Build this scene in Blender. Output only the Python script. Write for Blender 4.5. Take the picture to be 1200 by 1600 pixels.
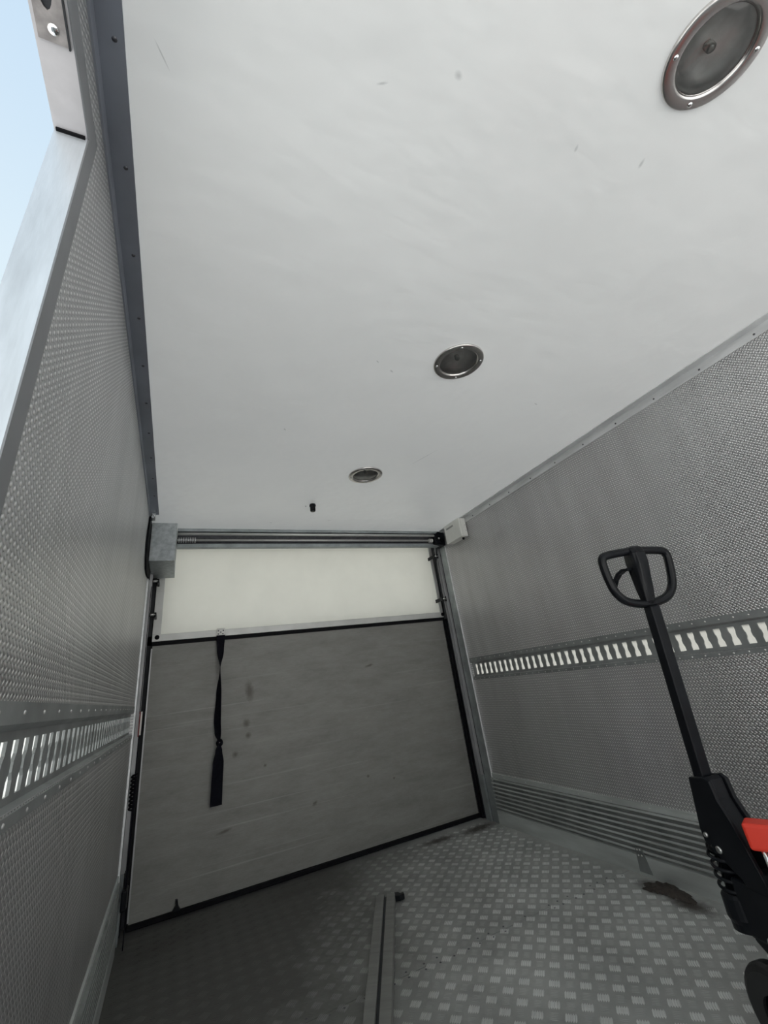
import bpy, bmesh, math, random
from mathutils import Vector, Matrix

for _o in list(bpy.data.objects):
    bpy.data.objects.remove(_o)
SC = bpy.context.scene
COL = SC.collection
random.seed(4)
PI = math.pi

# ------------------------------------------------------------------ camera
cd = bpy.data.cameras.new('camera')
cam = bpy.data.objects.new('camera', cd)
COL.objects.link(cam)
SC.camera = cam
cd.sensor_fit = 'AUTO'
cd.sensor_width = 36.0
cd.lens = 661.6 / 1600 * 36.0
cd.shift_x = (600 - 589.5) / 1600
cd.shift_y = -(800 - 751.5) / 1600
cd.clip_start = 0.01
RC = ((0.9111927780705897, -0.3909822793292798, -0.12984829010226273),
      (-0.05894040625439684, -0.4356551613890515, 0.8981818350788698),
      (-0.4077422589118855, -0.8107634905479899, -0.42001049116881867))
M = Matrix([(RC[0][i], RC[1][i], RC[2][i]) for i in range(3)]).to_4x4()
M.translation = (0.173, -2.652, 0.872)
cam.matrix_world = M

# ------------------------------------------------------------------ sky, sun, exposure
SKY = 0.96
SUN = 12.5
wd = bpy.data.worlds.new('sky')
SC.world = wd
wd.use_nodes = True
nt = wd.node_tree
nt.nodes.clear()
tc = nt.nodes.new('ShaderNodeTexCoord')
sp = nt.nodes.new('ShaderNodeSeparateXYZ')
rp = nt.nodes.new('ShaderNodeValToRGB')
bg = nt.nodes.new('ShaderNodeBackground')
wo = nt.nodes.new('ShaderNodeOutputWorld')
nt.links.new(tc.outputs['Generated'], sp.inputs[0])
nt.links.new(sp.outputs['Z'], rp.inputs[0])
nt.links.new(rp.outputs[0], bg.inputs[0])
nt.links.new(bg.outputs[0], wo.inputs[0])
e = rp.color_ramp.elements
e[0].position = 0.0
e[0].color = (1.75, 1.75, 1.68, 1)
e[1].position = 1.0
e[1].color = (0.60, 0.80, 1.02, 1)
e_ = e.new(0.62)
e_.color = (0.86, 1.0, 1.07, 1)
bg.inputs[1].default_value = SKY

sl = bpy.data.lights.new('sun', 'SUN')
sl.energy = SUN
sl.angle = 0.01
sl.color = (1.0, 0.975, 0.94)
sun = bpy.data.objects.new('sun', sl)
COL.objects.link(sun)
sun.rotation_euler = Vector((-0.55, -0.12, -0.82)).to_track_quat('-Z', 'Y').to_euler()

SC.view_settings.view_transform = 'Standard'
SC.view_settings.look = 'None'
SC.view_settings.gamma = 1.0
SC.view_settings.use_curve_mapping = False
SC.view_settings.exposure = -0.08

# ------------------------------------------------------------------ measures of the load box
W, H = 2.0, 1.833          # inner width and height
Y1 = 0.0                   # end of the side walls (rear portal begins)
YD = 0.196                 # plane of the rear door
JY = -2.17                 # jamb of the side doorway
JZ = 1.687                 # underside of the doorway header
JEND = -3.30              # far jamb of the side doorway (behind the camera)
YB = -3.6                  # unseen end behind the camera, left open to let light in
T = 0.042                  # wall thickness
RZ0, RZ1 = 0.782, 0.918    # cargo rail flanges

# ------------------------------------------------------------------ materials
def new_mat(name):
    m = bpy.data.materials.new(name)
    m.use_nodes = True
    return m, m.node_tree, m.node_tree.nodes['Principled BSDF']

def ramp(nt, a, b, ca, cb):
    r = nt.nodes.new('ShaderNodeValToRGB')
    r.color_ramp.elements[0].position = a
    r.color_ramp.elements[1].position = b
    r.color_ramp.elements[0].color = (*ca, 1)
    r.color_ramp.elements[1].color = (*cb, 1)
    return r

def noise(nt, scale, detail=4, vec=None, stretch=None, rough=0.55):
    n = nt.nodes.new('ShaderNodeTexNoise')
    n.inputs['Scale'].default_value = scale
    n.inputs['Detail'].default_value = detail
    n.inputs['Roughness'].default_value = rough
    t = nt.nodes.new('ShaderNodeTexCoord')
    src = vec or t.outputs['Object']
    if stretch:
        mp = nt.nodes.new('ShaderNodeMapping')
        mp.inputs['Scale'].default_value = stretch
        nt.links.new(src, mp.inputs[0])
        src = mp.outputs[0]
    nt.links.new(src, n.inputs['Vector'])
    return n

def math_(nt, op, a, b=None, c=None):
    n = nt.nodes.new('ShaderNodeMath')
    n.operation = op
    for i, v in enumerate((a, b, c)):
        if v is None:
            continue
        if isinstance(v, (int, float)):
            n.inputs[i].default_value = v
        else:
            nt.links.new(v, n.inputs[i])
    return n.outputs[0]

def simple(name, col, rough=0.5, metal=0.0, var=0.12, scale=12, bump=0.0, stretch=None, bscale=None, spec=None):
    m, nt, b = new_mat(name)
    n = noise(nt, scale, 5, stretch=stretch)
    lo = tuple(max(0, c * (1 - var)) for c in col)
    hi = tuple(min(1, c * (1 + var)) for c in col)
    r = ramp(nt, 0.3, 0.7, lo, hi)
    nt.links.new(n.outputs['Fac'], r.inputs[0])
    nt.links.new(r.outputs[0], b.inputs['Base Color'])
    b.inputs['Roughness'].default_value = rough
    b.inputs['Metallic'].default_value = metal
    if spec is not None:
        b.inputs['Specular IOR Level'].default_value = spec
    if bump:
        n2 = noise(nt, bscale or scale * 6, 3, stretch=stretch)
        bp = nt.nodes.new('ShaderNodeBump')
        bp.inputs['Strength'].default_value = bump
        bp.inputs['Distance'].default_value = 0.002
        nt.links.new(n2.outputs['Fac'], bp.inputs['Height'])
        nt.links.new(bp.outputs[0], b.inputs['Normal'])
    return m

def embossed(name, col, metal, rough):
    """aluminium sheet with a fine weave of short raised dashes"""
    m, nt, b = new_mat(name)
    t = nt.nodes.new('ShaderNodeTexCoord')
    s = nt.nodes.new('ShaderNodeSeparateXYZ')
    nt.links.new(t.outputs['Object'], s.inputs[0])
    P = 0.0127
    def dashes(off, flip):
        u = math_(nt, 'SUBTRACT', math_(nt, 'FRACT', math_(nt, 'ADD', math_(nt, 'DIVIDE', s.outputs['Y'], P), off + 100)), 0.5)
        v = math_(nt, 'SUBTRACT', math_(nt, 'FRACT', math_(nt, 'ADD', math_(nt, 'DIVIDE', s.outputs['Z'], P), off + 100)), 0.5)
        a = math_(nt, 'ADD', u, v)
        c = math_(nt, 'SUBTRACT', u, v)
        if flip:
            a, c = c, a
        a2 = math_(nt, 'POWER', math_(nt, 'DIVIDE', math_(nt, 'ABSOLUTE', a), 0.56), 2.0)
        c2 = math_(nt, 'POWER', math_(nt, 'DIVIDE', math_(nt, 'ABSOLUTE', c), 0.36), 2.0)
        return math_(nt, 'MAXIMUM', math_(nt, 'SUBTRACT', 1.0, math_(nt, 'ADD', a2, c2)), 0.0)
    ha, hb = dashes(0.0, False), dashes(0.5, True)
    h = math_(nt, 'MAXIMUM', ha, hb)
    hc = math_(nt, 'MAXIMUM', ha, math_(nt, 'MULTIPLY', hb, 0.45))
    bp = nt.nodes.new('ShaderNodeBump')
    bp.inputs['Strength'].default_value = 1.0
    bp.inputs['Distance'].default_value = 0.0019
    nt.links.new(h, bp.inputs['Height'])
    nt.links.new(bp.outputs[0], b.inputs['Normal'])
    # faint grime in vertical streaks and in broad patches, glints painted as brighter dash crests
    n1 = noise(nt, 1.0, 5, stretch=(3, 9, 0.9))
    n2 = noise(nt, 2.0, 4)
    mixf = math_(nt, 'MULTIPLY', n1.outputs['Fac'], n2.outputs['Fac'])
    r = ramp(nt, 0.10, 0.34, tuple(c * 0.84 for c in col), col)
    nt.links.new(mixf, r.inputs[0])
    mx = nt.nodes.new('ShaderNodeMixRGB')
    mx.blend_type = 'MULTIPLY'
    r2 = ramp(nt, 0.05, 0.8, (0.70, 0.70, 0.705), (1.38, 1.37, 1.35))
    nt.links.new(hc, r2.inputs[0])
    mx.inputs[0].default_value = 1.0
    nt.links.new(r.outputs[0], mx.inputs[1])
    nt.links.new(r2.outputs[0], mx.inputs[2])
    nt.links.new(mx.outputs[0], b.inputs['Base Color'])
    b.inputs['Metallic'].default_value = metal
    b.inputs['Roughness'].default_value = rough
    return m

def marks(nt, col_socket, spots, ax, dark):
    """small scuffs of their own shape: (u, v, half-length, half-width, angle) on two object axes"""
    t = nt.nodes.new('ShaderNodeTexCoord')
    s = nt.nodes.new('ShaderNodeSeparateXYZ')
    nt.links.new(t.outputs['Object'], s.inputs[0])
    wob = noise(nt, 60, 3)
    tot = None
    for (u0, v0, a, b_, ang) in spots:
        du = math_(nt, 'SUBTRACT', s.outputs[ax[0]], u0)
        dv = math_(nt, 'SUBTRACT', s.outputs[ax[1]], v0)
        ca, sa = math.cos(ang), math.sin(ang)
        p = math_(nt, 'ADD', math_(nt, 'MULTIPLY', du, ca / a), math_(nt, 'MULTIPLY', dv, sa / a))
        q = math_(nt, 'ADD', math_(nt, 'MULTIPLY', du, -sa / b_), math_(nt, 'MULTIPLY', dv, ca / b_))
        d = math_(nt, 'SQRT', math_(nt, 'ADD', math_(nt, 'MULTIPLY', p, p), math_(nt, 'MULTIPLY', q, q)))
        k = nt.nodes.new('ShaderNodeMapRange')
        k.inputs[1].default_value = 0.55
        k.inputs[2].default_value = 1.25
        k.inputs[3].default_value = 1.0
        k.inputs[4].default_value = 0.0
        nt.links.new(math_(nt, 'ADD', d, math_(nt, 'MULTIPLY', wob.outputs['Fac'], 0.6)), k.inputs[0])
        tot = k.outputs[0] if tot is None else math_(nt, 'MAXIMUM', tot, k.outputs[0])
    mx = nt.nodes.new('ShaderNodeMixRGB')
    nt.links.new(tot, mx.inputs[0])
    nt.links.new(col_socket, mx.inputs[1])
    mx.inputs[2].default_value = (*dark, 1)
    return mx.outputs[0]

def ceiling_mat():
    m, nt, b = new_mat('white_laminate')
    n = noise(nt, 1.6, 4)
    r = ramp(nt, 0.3, 0.75, (0.755, 0.765, 0.76), (0.82, 0.83, 0.825))
    nt.links.new(n.outputs['Fac'], r.inputs[0])
    sp_ = [(0.4486, -2.349, .013, .003, -.45), (0.576, -2.408, .011, .008, .4), (0.886, -2.395, .009, .004, 1.2),
           (1.058, -2.424, .014, .005, 1.27), (0.801, -1.637, .012, .005, .6), (0.733, -1.67, .010, .003, .6),
           (0.0936, -2.257, .022, .0018, 1.0), (1.236, -1.079, .11, .0022, -1.21), (0.66, -0.14, .012, .006, 0),
           (1.02, -0.2, .02, .004, .2), (0.52, -1.2, .012, .004, 1.0), (1.5, -1.6, .014, .004, .3)]
    c = marks(nt, r.outputs[0], sp_, ('X', 'Y'), (0.50, 0.51, 0.51))
    nt.links.new(c, b.inputs['Base Color'])
    b.inputs['Roughness'].default_value = 0.3
    n2 = noise(nt, 2.6, 3)
    n3 = noise(nt, 9, 2, stretch=(1, 2.2, 1))
    hh = math_(nt, 'ADD', n2.outputs['Fac'], math_(nt, 'MULTIPLY', n3.outputs['Fac'], 0.16))
    bp = nt.nodes.new('ShaderNodeBump')
    bp.inputs['Strength'].default_value = 0.75
    bp.inputs['Distance'].default_value = 0.02
    nt.links.new(hh, bp.inputs['Height'])
    nt.links.new(bp.outputs[0], b.inputs['Normal'])
    # translucency added to the roof as even fill light for the box
    tr = nt.nodes.new('ShaderNodeBsdfTranslucent')
    tr.inputs[0].default_value = (0.93, 0.95, 0.97, 1)
    mx = nt.nodes.new('ShaderNodeMixShader')
    mx.inputs[0].default_value = 0.056
    nt.links.new(b.outputs[0], mx.inputs[1])
    nt.links.new(tr.outputs[0], mx.inputs[2])
    nt.links.new(mx.outputs[0], nt.nodes['Material Output'].inputs[0])
    return m

def platform_mat():
    m, nt, b = new_mat('worn_platform_aluminium')
    n = noise(nt, 5.0, 9, stretch=(0.7, 1, 2.6), rough=0.8)
    r = ramp(nt, 0.25, 0.75, (0.20, 0.195, 0.185), (0.34, 0.335, 0.315))
    nt.links.new(n.outputs['Fac'], r.inputs[0])
    sp_ = [(0.577, 0.905, .03, .07, .1), (0.559, 0.742, .025, .03, 0), (0.57, 0.68, .02, .02, 0), (1.265, 0.355, .012, .010, 0),
           (1.43, 0.314, .010, .008, 0), (0.45, 0.27, .05, .010, .15), (0.66, 0.52, .012, .01, 0), (0.50, 0.60, .02, .02, 0),
           (0.93, 0.29, .02, .012, .5), (1.35, 0.96, .04, .01, .2)]
    c = marks(nt, r.outputs[0], sp_, ('X', 'Z'), (0.15, 0.135, 0.125))
    # pale rub lines across the planks
    n5 = noise(nt, 1.0, 3, stretch=(0.7, 1, 70))
    r5 = ramp(nt, 0.62, 0.72, (0, 0, 0), (0.35, 0.35, 0.35))
    nt.links.new(n5.outputs['Fac'], r5.inputs[0])
    mx = nt.nodes.new('ShaderNodeMixRGB')
    mx.inputs[2].default_value = (0.46, 0.45, 0.43, 1)
    nt.links.new(r5.outputs[0], mx.inputs[0])
    nt.links.new(c, mx.inputs[1])
    nt.links.new(mx.outputs[0], b.inputs['Base Color'])
    b.inputs['Roughness'].default_value = 0.6
    b.inputs['Metallic'].default_value = 0.35
    n2 = noise(nt, 40, 4, stretch=(0.4, 1, 6))
    bp = nt.nodes.new('ShaderNodeBump')
    bp.inputs['Strength'].default_value = 0.25
    bp.inputs['Distance'].default_value = 0.002
    nt.links.new(n2.outputs['Fac'], bp.inputs['Height'])
    nt.links.new(bp.outputs[0], b.inputs['Normal'])
    return m

def floor_mat(name, base, hi, metal, rough):
    m, nt, b = new_mat(name)
    n = noise(nt, 3.2, 7, rough=0.65)
    r = ramp(nt, 0.3, 0.72, base, hi)
    nt.links.new(n.outputs['Fac'], r.inputs[0])
    sp_ = [(1.86, 0.04, .20, .07, .1), (1.60, 0.06, .16, .06, 0), (1.93, -1.06, .06, .14, 0), (1.90, -1.20, .06, .12, 0),
           (0.2, -0.05, .25, .12, .3), (0.75, 0.02, .2, .06, 0)]
    c = marks(nt, r.outputs[0], sp_, ('X', 'Y'), (0.085, 0.075, 0.068))
    # left wall's shade painted into the colour as grime towards the rear left
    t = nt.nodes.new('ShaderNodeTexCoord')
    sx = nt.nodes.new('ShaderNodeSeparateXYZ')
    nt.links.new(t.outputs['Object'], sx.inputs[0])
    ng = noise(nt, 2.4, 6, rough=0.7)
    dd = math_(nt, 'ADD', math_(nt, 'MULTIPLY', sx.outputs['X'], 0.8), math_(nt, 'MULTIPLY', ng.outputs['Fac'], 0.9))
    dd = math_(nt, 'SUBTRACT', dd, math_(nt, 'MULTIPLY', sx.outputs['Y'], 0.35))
    shade_map = nt.nodes.new('ShaderNodeMapRange')
    shade_map.inputs[1].default_value = 1.15
    shade_map.inputs[2].default_value = 1.85
    shade_map.inputs[3].default_value = 0.95
    shade_map.inputs[4].default_value = 0.0
    nt.links.new(dd, shade_map.inputs[0])
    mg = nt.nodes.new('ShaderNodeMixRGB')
    nt.links.new(shade_map.outputs[0], mg.inputs[0])
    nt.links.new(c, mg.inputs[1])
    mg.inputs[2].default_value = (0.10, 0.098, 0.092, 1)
    nt.links.new(mg.outputs[0], b.inputs['Base Color'])
    b.inputs['Metallic'].default_value = metal
    b.inputs['Roughness'].default_value = rough
    n2 = noise(nt, 160, 3)
    bp = nt.nodes.new('ShaderNodeBump')
    bp.inputs['Strength'].default_value = 0.3
    bp.inputs['Distance'].default_value = 0.001
    nt.links.new(n2.outputs['Fac'], bp.inputs['Height'])
    nt.links.new(bp.outputs[0], b.inputs['Normal'])
    return m

MAT = {}
MAT['emboss'] = embossed('embossed_aluminium', (0.68, 0.68, 0.685), 0.82, 0.34)
MAT['ceiling'] = ceiling_mat()
MAT['platform'] = platform_mat()
MAT['floor'] = floor_mat('dirty_shaded_floor_aluminium', (0.32, 0.328, 0.318), (0.52, 0.53, 0.515), 0.4, 0.55)
MAT['tread'] = floor_mat('worn_lit_tread_aluminium', (0.66, 0.675, 0.66), (0.84, 0.855, 0.84), 0.45, 0.5)
MAT['alu'] = simple('mill_aluminium', (0.74, 0.75, 0.755), 0.45, 0.55, 0.14, 5, 0.12, stretch=(1, 1, 6))
MAT['trim'] = simple('anodised_trim', (0.37, 0.395, 0.45), 0.45, 0.7, 0.12, 6, 0.08)
MAT['jamb'] = simple('bright_scuffed_aluminium', (0.66, 0.70, 0.74), 0.38, 0.55, 0.16, 9, 0.15, stretch=(4, 4, 0.6))
MAT['header'] = simple('painted_header', (0.60, 0.585, 0.60), 0.5, 0.1, 0.22, 7)
MAT['band'] = simple('dull_edge_band', (0.25, 0.255, 0.265), 0.5, 0.6, 0.12, 6)
MAT['kick'] = simple('ribbed_kick_aluminium', (0.56, 0.585, 0.575), 0.5, 0.55, 0.16, 6, 0.2, stretch=(1, 0.5, 3))
MAT['groove_shade'] = simple('shaded_groove', (0.24, 0.25, 0.243), 0.7, 0.2, 0.25, 14)
MAT['galv'] = simple('galvanised_steel', (0.42, 0.45, 0.46), 0.5, 0.65, 0.22, 45, 0.15)
MAT['post'] = simple('galvanised_post', (0.33, 0.36, 0.365), 0.5, 0.6, 0.2, 14, 0.1)
MAT['rail'] = simple('cargo_rail_steel', (0.30, 0.315, 0.315), 0.48, 0.6, 0.22, 9, 0.1)
MAT['guide'] = simple('grey_guide_channel', (0.44, 0.44, 0.45), 0.4, 0.6, 0.12, 9)
MAT['dark'] = simple('dark_gap', (0.035, 0.037, 0.042), 0.6, 0.2, 0.2, 20)
MAT['rubber'] = simple('black_rubber', (0.007, 0.007, 0.0085), 0.7, 0.0, 0.2, 20, spec=0.12)
MAT['panel'] = simple('white_door_panel', (0.88, 0.875, 0.81), 0.42, 0.0, 0.045, 4, 0.03)
MAT['frame'] = simple('door_frame_aluminium', (0.62, 0.62, 0.60), 0.45, 0.35, 0.10, 8, 0.06)
MAT['blackpaint'] = simple('black_painted_steel', (0.007, 0.008, 0.0105), 0.40, 0.0, 0.25, 18, 0.05, spec=0.2)
MAT['plastic'] = simple('black_moulded_plastic', (0.008, 0.009, 0.011), 0.17, 0.0, 0.2, 14, spec=0.22)
MAT['red'] = simple('red_orange_paint', (0.80, 0.050, 0.026), 0.42, 0.0, 0.08, 6)
MAT['chrome'] = simple('chrome', (0.80, 0.80, 0.80), 0.12, 1.0, 0.05, 5)
MAT['lampring'] = simple('polished_lamp_ring', (0.62, 0.595, 0.58), 0.25, 1.0, 0.06, 12)
MAT['steel'] = simple('bare_steel', (0.62, 0.62, 0.61), 0.28, 1.0, 0.1, 30)
MAT['strap'] = simple('black_webbing', (0.007, 0.007, 0.011), 0.85, 0.0, 0.3, 60, 0.3, bscale=700, spec=0.1)
MAT['redstrap'] = simple('dark_red_webbing', (0.20, 0.028, 0.03), 0.75, 0.0, 0.2, 40)
MAT['label'] = simple('white_label', (0.78, 0.77, 0.74), 0.5, 0.0, 0.04, 20)
MAT['greyplastic'] = simple('pale_grey_plastic', (0.74, 0.74, 0.70), 0.4, 0.0, 0.04, 15)
MAT['greyprint'] = simple('grey_print', (0.30, 0.30, 0.29), 0.6, 0.0, 0.2, 200)
MAT['tyre'] = simple('black_polyurethane', (0.012, 0.012, 0.013), 0.45, 0.0, 0.25, 25)
MAT['rusty'] = simple('worn_latch_steel', (0.40, 0.37, 0.36), 0.45, 0.5, 0.35, 40)
MAT['rivet'] = simple('rivet_aluminium', (0.72, 0.72, 0.71), 0.3, 0.8, 0.1, 40)
MAT['screw'] = simple('dark_screw', (0.10, 0.10, 0.11), 0.4, 0.7, 0.2, 60)
MAT['dirt'] = simple('brown_dirt', (0.045, 0.037, 0.032), 0.95, 0.0, 0.4, 60, 0.8, bscale=150)
MAT['outer'] = simple('white_body_skin', (0.75, 0.75, 0.75), 0.4, 0.0, 0.04, 5)
MAT['concrete'] = simple('pale_concrete', (0.50, 0.495, 0.485), 0.9, 0.0, 0.10, 0.8)
MAT['bar'] = simple('grey_load_bar_aluminium', (0.27, 0.27, 0.26), 0.5, 0.5, 0.14, 9, 0.12, stretch=(5, 0.6, 5))

def skin_mat(name, tint):
    """translucent white laminate behind the slots of the cargo rails: daylight comes through it"""
    m, nt, b = new_mat(name)
    out = nt.nodes['Material Output']
    tr = nt.nodes.new('ShaderNodeBsdfTranslucent')
    tr.inputs[0].default_value = (*tint, 1)
    n = noise(nt, 8, 3)
    r = ramp(nt, 0.3, 0.7, (0.78, 0.78, 0.75), (0.84, 0.84, 0.81))
    nt.links.new(n.outputs['Fac'], r.inputs[0])
    nt.links.new(r.outputs[0], b.inputs['Base Color'])
    mx = nt.nodes.new('ShaderNodeMixShader')
    mx.inputs[0].default_value = 0.92
    nt.links.new(b.outputs[0], mx.inputs[1])
    nt.links.new(tr.outputs[0], mx.inputs[2])
    nt.links.new(mx.outputs[0], out.inputs[0])
    return m
MAT['skin'] = skin_mat('translucent_laminate', (0.95, 0.95, 0.93))
def let_light(m, f, tint):
    nt = m.node_tree
    out = nt.nodes['Material Output']
    src = out.inputs[0].links[0].from_socket
    tr = nt.nodes.new('ShaderNodeBsdfTranslucent')
    tr.inputs[0].default_value = (*tint, 1)
    mx = nt.nodes.new('ShaderNodeMixShader')
    mx.inputs[0].default_value = f
    nt.links.new(src, mx.inputs[1])
    nt.links.new(tr.outputs[0], mx.inputs[2])
    nt.links.new(mx.outputs[0], out.inputs[0])
let_light(MAT['panel'], 0.20, (0.95, 0.94, 0.85))
MAT['skin_dimmed'] = skin_mat('dimmed_translucent_laminate', (0.42, 0.42, 0.405))  # darker tint painted in to hold down sun through the right slots

def glass_mat():
    """clear lamp glass: thin, slightly grey, mirror-like at grazing angles"""
    m, nt, b = new_mat('lamp_glass')
    tr = nt.nodes.new('ShaderNodeBsdfTransparent')
    tr.inputs[0].default_value = (0.80, 0.80, 0.79, 1)
    gl = nt.nodes.new('ShaderNodeBsdfGlossy')
    gl.inputs['Roughness'].default_value = 0.05
    fr = nt.nodes.new('ShaderNodeFresnel')
    fr.inputs[0].default_value = 1.55
    mx = nt.nodes.new('ShaderNodeMixShader')
    nt.links.new(fr.outputs[0], mx.inputs[0])
    nt.links.new(tr.outputs[0], mx.inputs[1])
    nt.links.new(gl.outputs[0], mx.inputs[2])
    nt.links.new(mx.outputs[0], nt.nodes['Material Output'].inputs[0])
    return m
MAT['glass'] = glass_mat()
MAT['bowl'] = simple('satin_reflector', (0.86, 0.85, 0.83), 0.34, 0.35, 0.2, 22, 0.1)
MAT['bulb'] = simple('bulb_glass', (0.55, 0.55, 0.53), 0.12, 0.2, 0.1, 30)

# ------------------------------------------------------------------ mesh helpers
def box(bm, x0, x1, y0, y1, z0, z1):
    v = [bm.verts.new(p) for p in ((x0, y0, z0), (x1, y0, z0), (x1, y1, z0), (x0, y1, z0),
                                   (x0, y0, z1), (x1, y0, z1), (x1, y1, z1), (x0, y1, z1))]
    for f in ((0, 3, 2, 1), (4, 5, 6, 7), (0, 1, 5, 4), (1, 2, 6, 5), (2, 3, 7, 6), (3, 0, 4, 7)):
        bm.faces.new([v[i] for i in f])
    return v

def prism(bm, pts, fn, t0, t1):
    """outline pts (2D) swept from t0 to t1; fn(a, b, t) -> 3D"""
    A = [bm.verts.new(fn(a, b, t0)) for a, b in pts]
    B = [bm.verts.new(fn(a, b, t1)) for a, b in pts]
    n = len(pts)
    bm.faces.new(A)
    bm.faces.new(B[::-1])
    for i in range(n):
        bm.faces.new((A[i], B[i], B[(i + 1) % n], A[(i + 1) % n]))

def tube(bm, path, r, seg=12, closed=False):
    """round tube along a list of points, r a number or a list"""
    P = [Vector(p) for p in path]
    n = len(P)
    rr = r if isinstance(r, (list, tuple)) else [r] * n
    rings = []
    up = None
    for i in range(n):
        if closed:
            d = P[(i + 1) % n] - P[i - 1]
        else:
            d = P[min(i + 1, n - 1)] - P[max(i - 1, 0)]
        d.normalize()
        if up is None:
            up = d.orthogonal().normalized()
        else:
            up = (up - d * up.dot(d))
            up = up.normalized() if up.length > 1e-6 else d.orthogonal().normalized()
        s = d.cross(up)
        rings.append([bm.verts.new(P[i] + rr[i] * (math.cos(2 * PI * k / seg) * up + math.sin(2 * PI * k / seg) * s)) for k in range(seg)])
    m = n if closed else n - 1
    for i in range(m):
        a, b = rings[i], rings[(i + 1) % n]
        off = 0
        if closed and i == n - 1:
            off = min(range(seg), key=lambda o: (a[0].co - b[o].co).length)
        for k in range(seg):
            bm.faces.new((a[k], a[(k + 1) % seg], b[(k + 1 + off) % seg], b[(k + off) % seg]))
    if not closed:
        bm.faces.new(rings[0][::-1])
        bm.faces.new(rings[-1])

def lathe(bm, prof, o, axis, seg=32):
    """profile (radius, height) turned about axis through o"""
    ax = Vector(axis).normalized()
    u = ax.orthogonal().normalized()
    w = ax.cross(u)
    o = Vector(o)
    rings = []
    for r, h in prof:
        if r < 1e-6:
            rings.append([bm.verts.new(o + ax * h)])
        else:
            rings.append([bm.verts.new(o + ax * h + r * (math.cos(2 * PI * k / seg) * u + math.sin(2 * PI * k / seg) * w)) for k in range(seg)])
    for a, b in zip(rings, rings[1:]):
        for k in range(seg):
            k2 = (k + 1) % seg
            if len(a) == 1 and len(b) == 1:
                continue
            if len(a) == 1:
                bm.faces.new((a[0], b[k], b[k2]))
            elif len(b) == 1:
                bm.faces.new((a[k], b[0], a[k2]))
            else:
                bm.faces.new((a[k], b[k], b[k2], a[k2]))

def dome(bm, p, nrm, r, h, seg=8):
    lathe(bm, [(r, 0), (r * 0.8, h * 0.65), (0, h)], p, nrm, seg)

def obj(name, bm, mat, parent=None, smooth=False, bevel=0.0, bseg=2, angle=0.6):
    bmesh.ops.recalc_face_normals(bm, faces=bm.faces)
    me = bpy.data.meshes.new(name)
    bm.to_mesh(me)
    bm.free()
    me.materials.append(mat)
    o = bpy.data.objects.new(name, me)
    COL.objects.link(o)
    if smooth:
        for p in me.polygons:
            p.use_smooth = True
    if bevel:
        md = o.modifiers.new('bevel', 'BEVEL')
        md.width = bevel
        md.segments = bseg
        md.limit_method = 'ANGLE'
        md.angle_limit = angle
    if parent:
        o.parent = parent
    return o

def make(name, mat, parent, fn, *a, smooth=False, bevel=0.0, **k):
    bm = bmesh.new()
    fn(bm, *a, **k)
    return obj(name, bm, mat, parent, smooth, bevel)

def boxo(name, mat, parent, x0, x1, y0, y1, z0, z1, bevel=0.0):
    return make(name, mat, parent, box, x0, x1, y0, y1, z0, z1, bevel=bevel)

def at(parent_loc, bm):
    """shift geometry given in room measures into a thing's own frame"""
    bmesh.ops.translate(bm, verts=bm.verts, vec=-Vector(parent_loc))

def thing(name, label, cat, loc=(0, 0, 0), rotz=0.0, group=None):
    o = bpy.data.objects.new(name, None)
    COL.objects.link(o)
    o.empty_display_size = 0.1
    o.location = loc
    o.rotation_euler = (0, 0, rotz)
    o['label'] = label
    o['category'] = cat
    if group:
        o['group'] = group
    return o

def tag(o, label, cat, group=None):
    o['label'] = label
    o['category'] = cat
    if group:
        o['group'] = group
    return o

def struct(o):
    o['kind'] = 'structure'
    return o

def stuff(o):
    o['kind'] = 'stuff'
    return o

def empty_struct(name, loc=(0, 0, 0)):
    o = bpy.data.objects.new(name, None)
    COL.objects.link(o)
    o.location = loc
    o.empty_display_size = 0.1
    return struct(o)

# ================================================================== THE SETTING
struct(make('ground', MAT['concrete'], None, box, -60, 60, -60, 60, -1.30, -1.05))

# ---- floor: two tread sheets on a dark base, raised five-bar pattern
bm = bmesh.new()
box(bm, -T, W + T, YB - T, YD + 0.06, -0.06, -0.006)
floor = struct(obj('floor', bm, MAT['dark']))
SEAM = -0.885
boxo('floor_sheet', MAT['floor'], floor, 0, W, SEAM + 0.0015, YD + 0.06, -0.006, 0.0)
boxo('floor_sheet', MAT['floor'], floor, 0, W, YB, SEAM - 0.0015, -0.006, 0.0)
bm = bmesh.new()
PT = 0.0615
def bar(bm, cx, cy, ang, ln, wd, h, mi=0):
    c, s = math.cos(ang), math.sin(ang)
    def q(a, b, z):
        return bm.verts.new((cx + a * c - b * s, cy + a * s + b * c, z))
    b0 = [q(-ln, 0, 0), q(-ln * .55, -wd, 0), q(ln * .55, -wd, 0), q(ln, 0, 0), q(ln * .55, wd, 0), q(-ln * .55, wd, 0)]
    t0, t1 = q(-ln * .5, 0, h), q(ln * .5, 0, h)
    for vv in ((b0[1], b0[2], t1, t0), (b0[4], b0[5], t0, t1), (b0[0], b0[1], t0), (b0[5], b0[0], t0), (b0[2], b0[3], t1), (b0[3], b0[4], t1)):
        bm.faces.new(vv).material_index = mi
ny = int((2.75) / PT)
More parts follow.
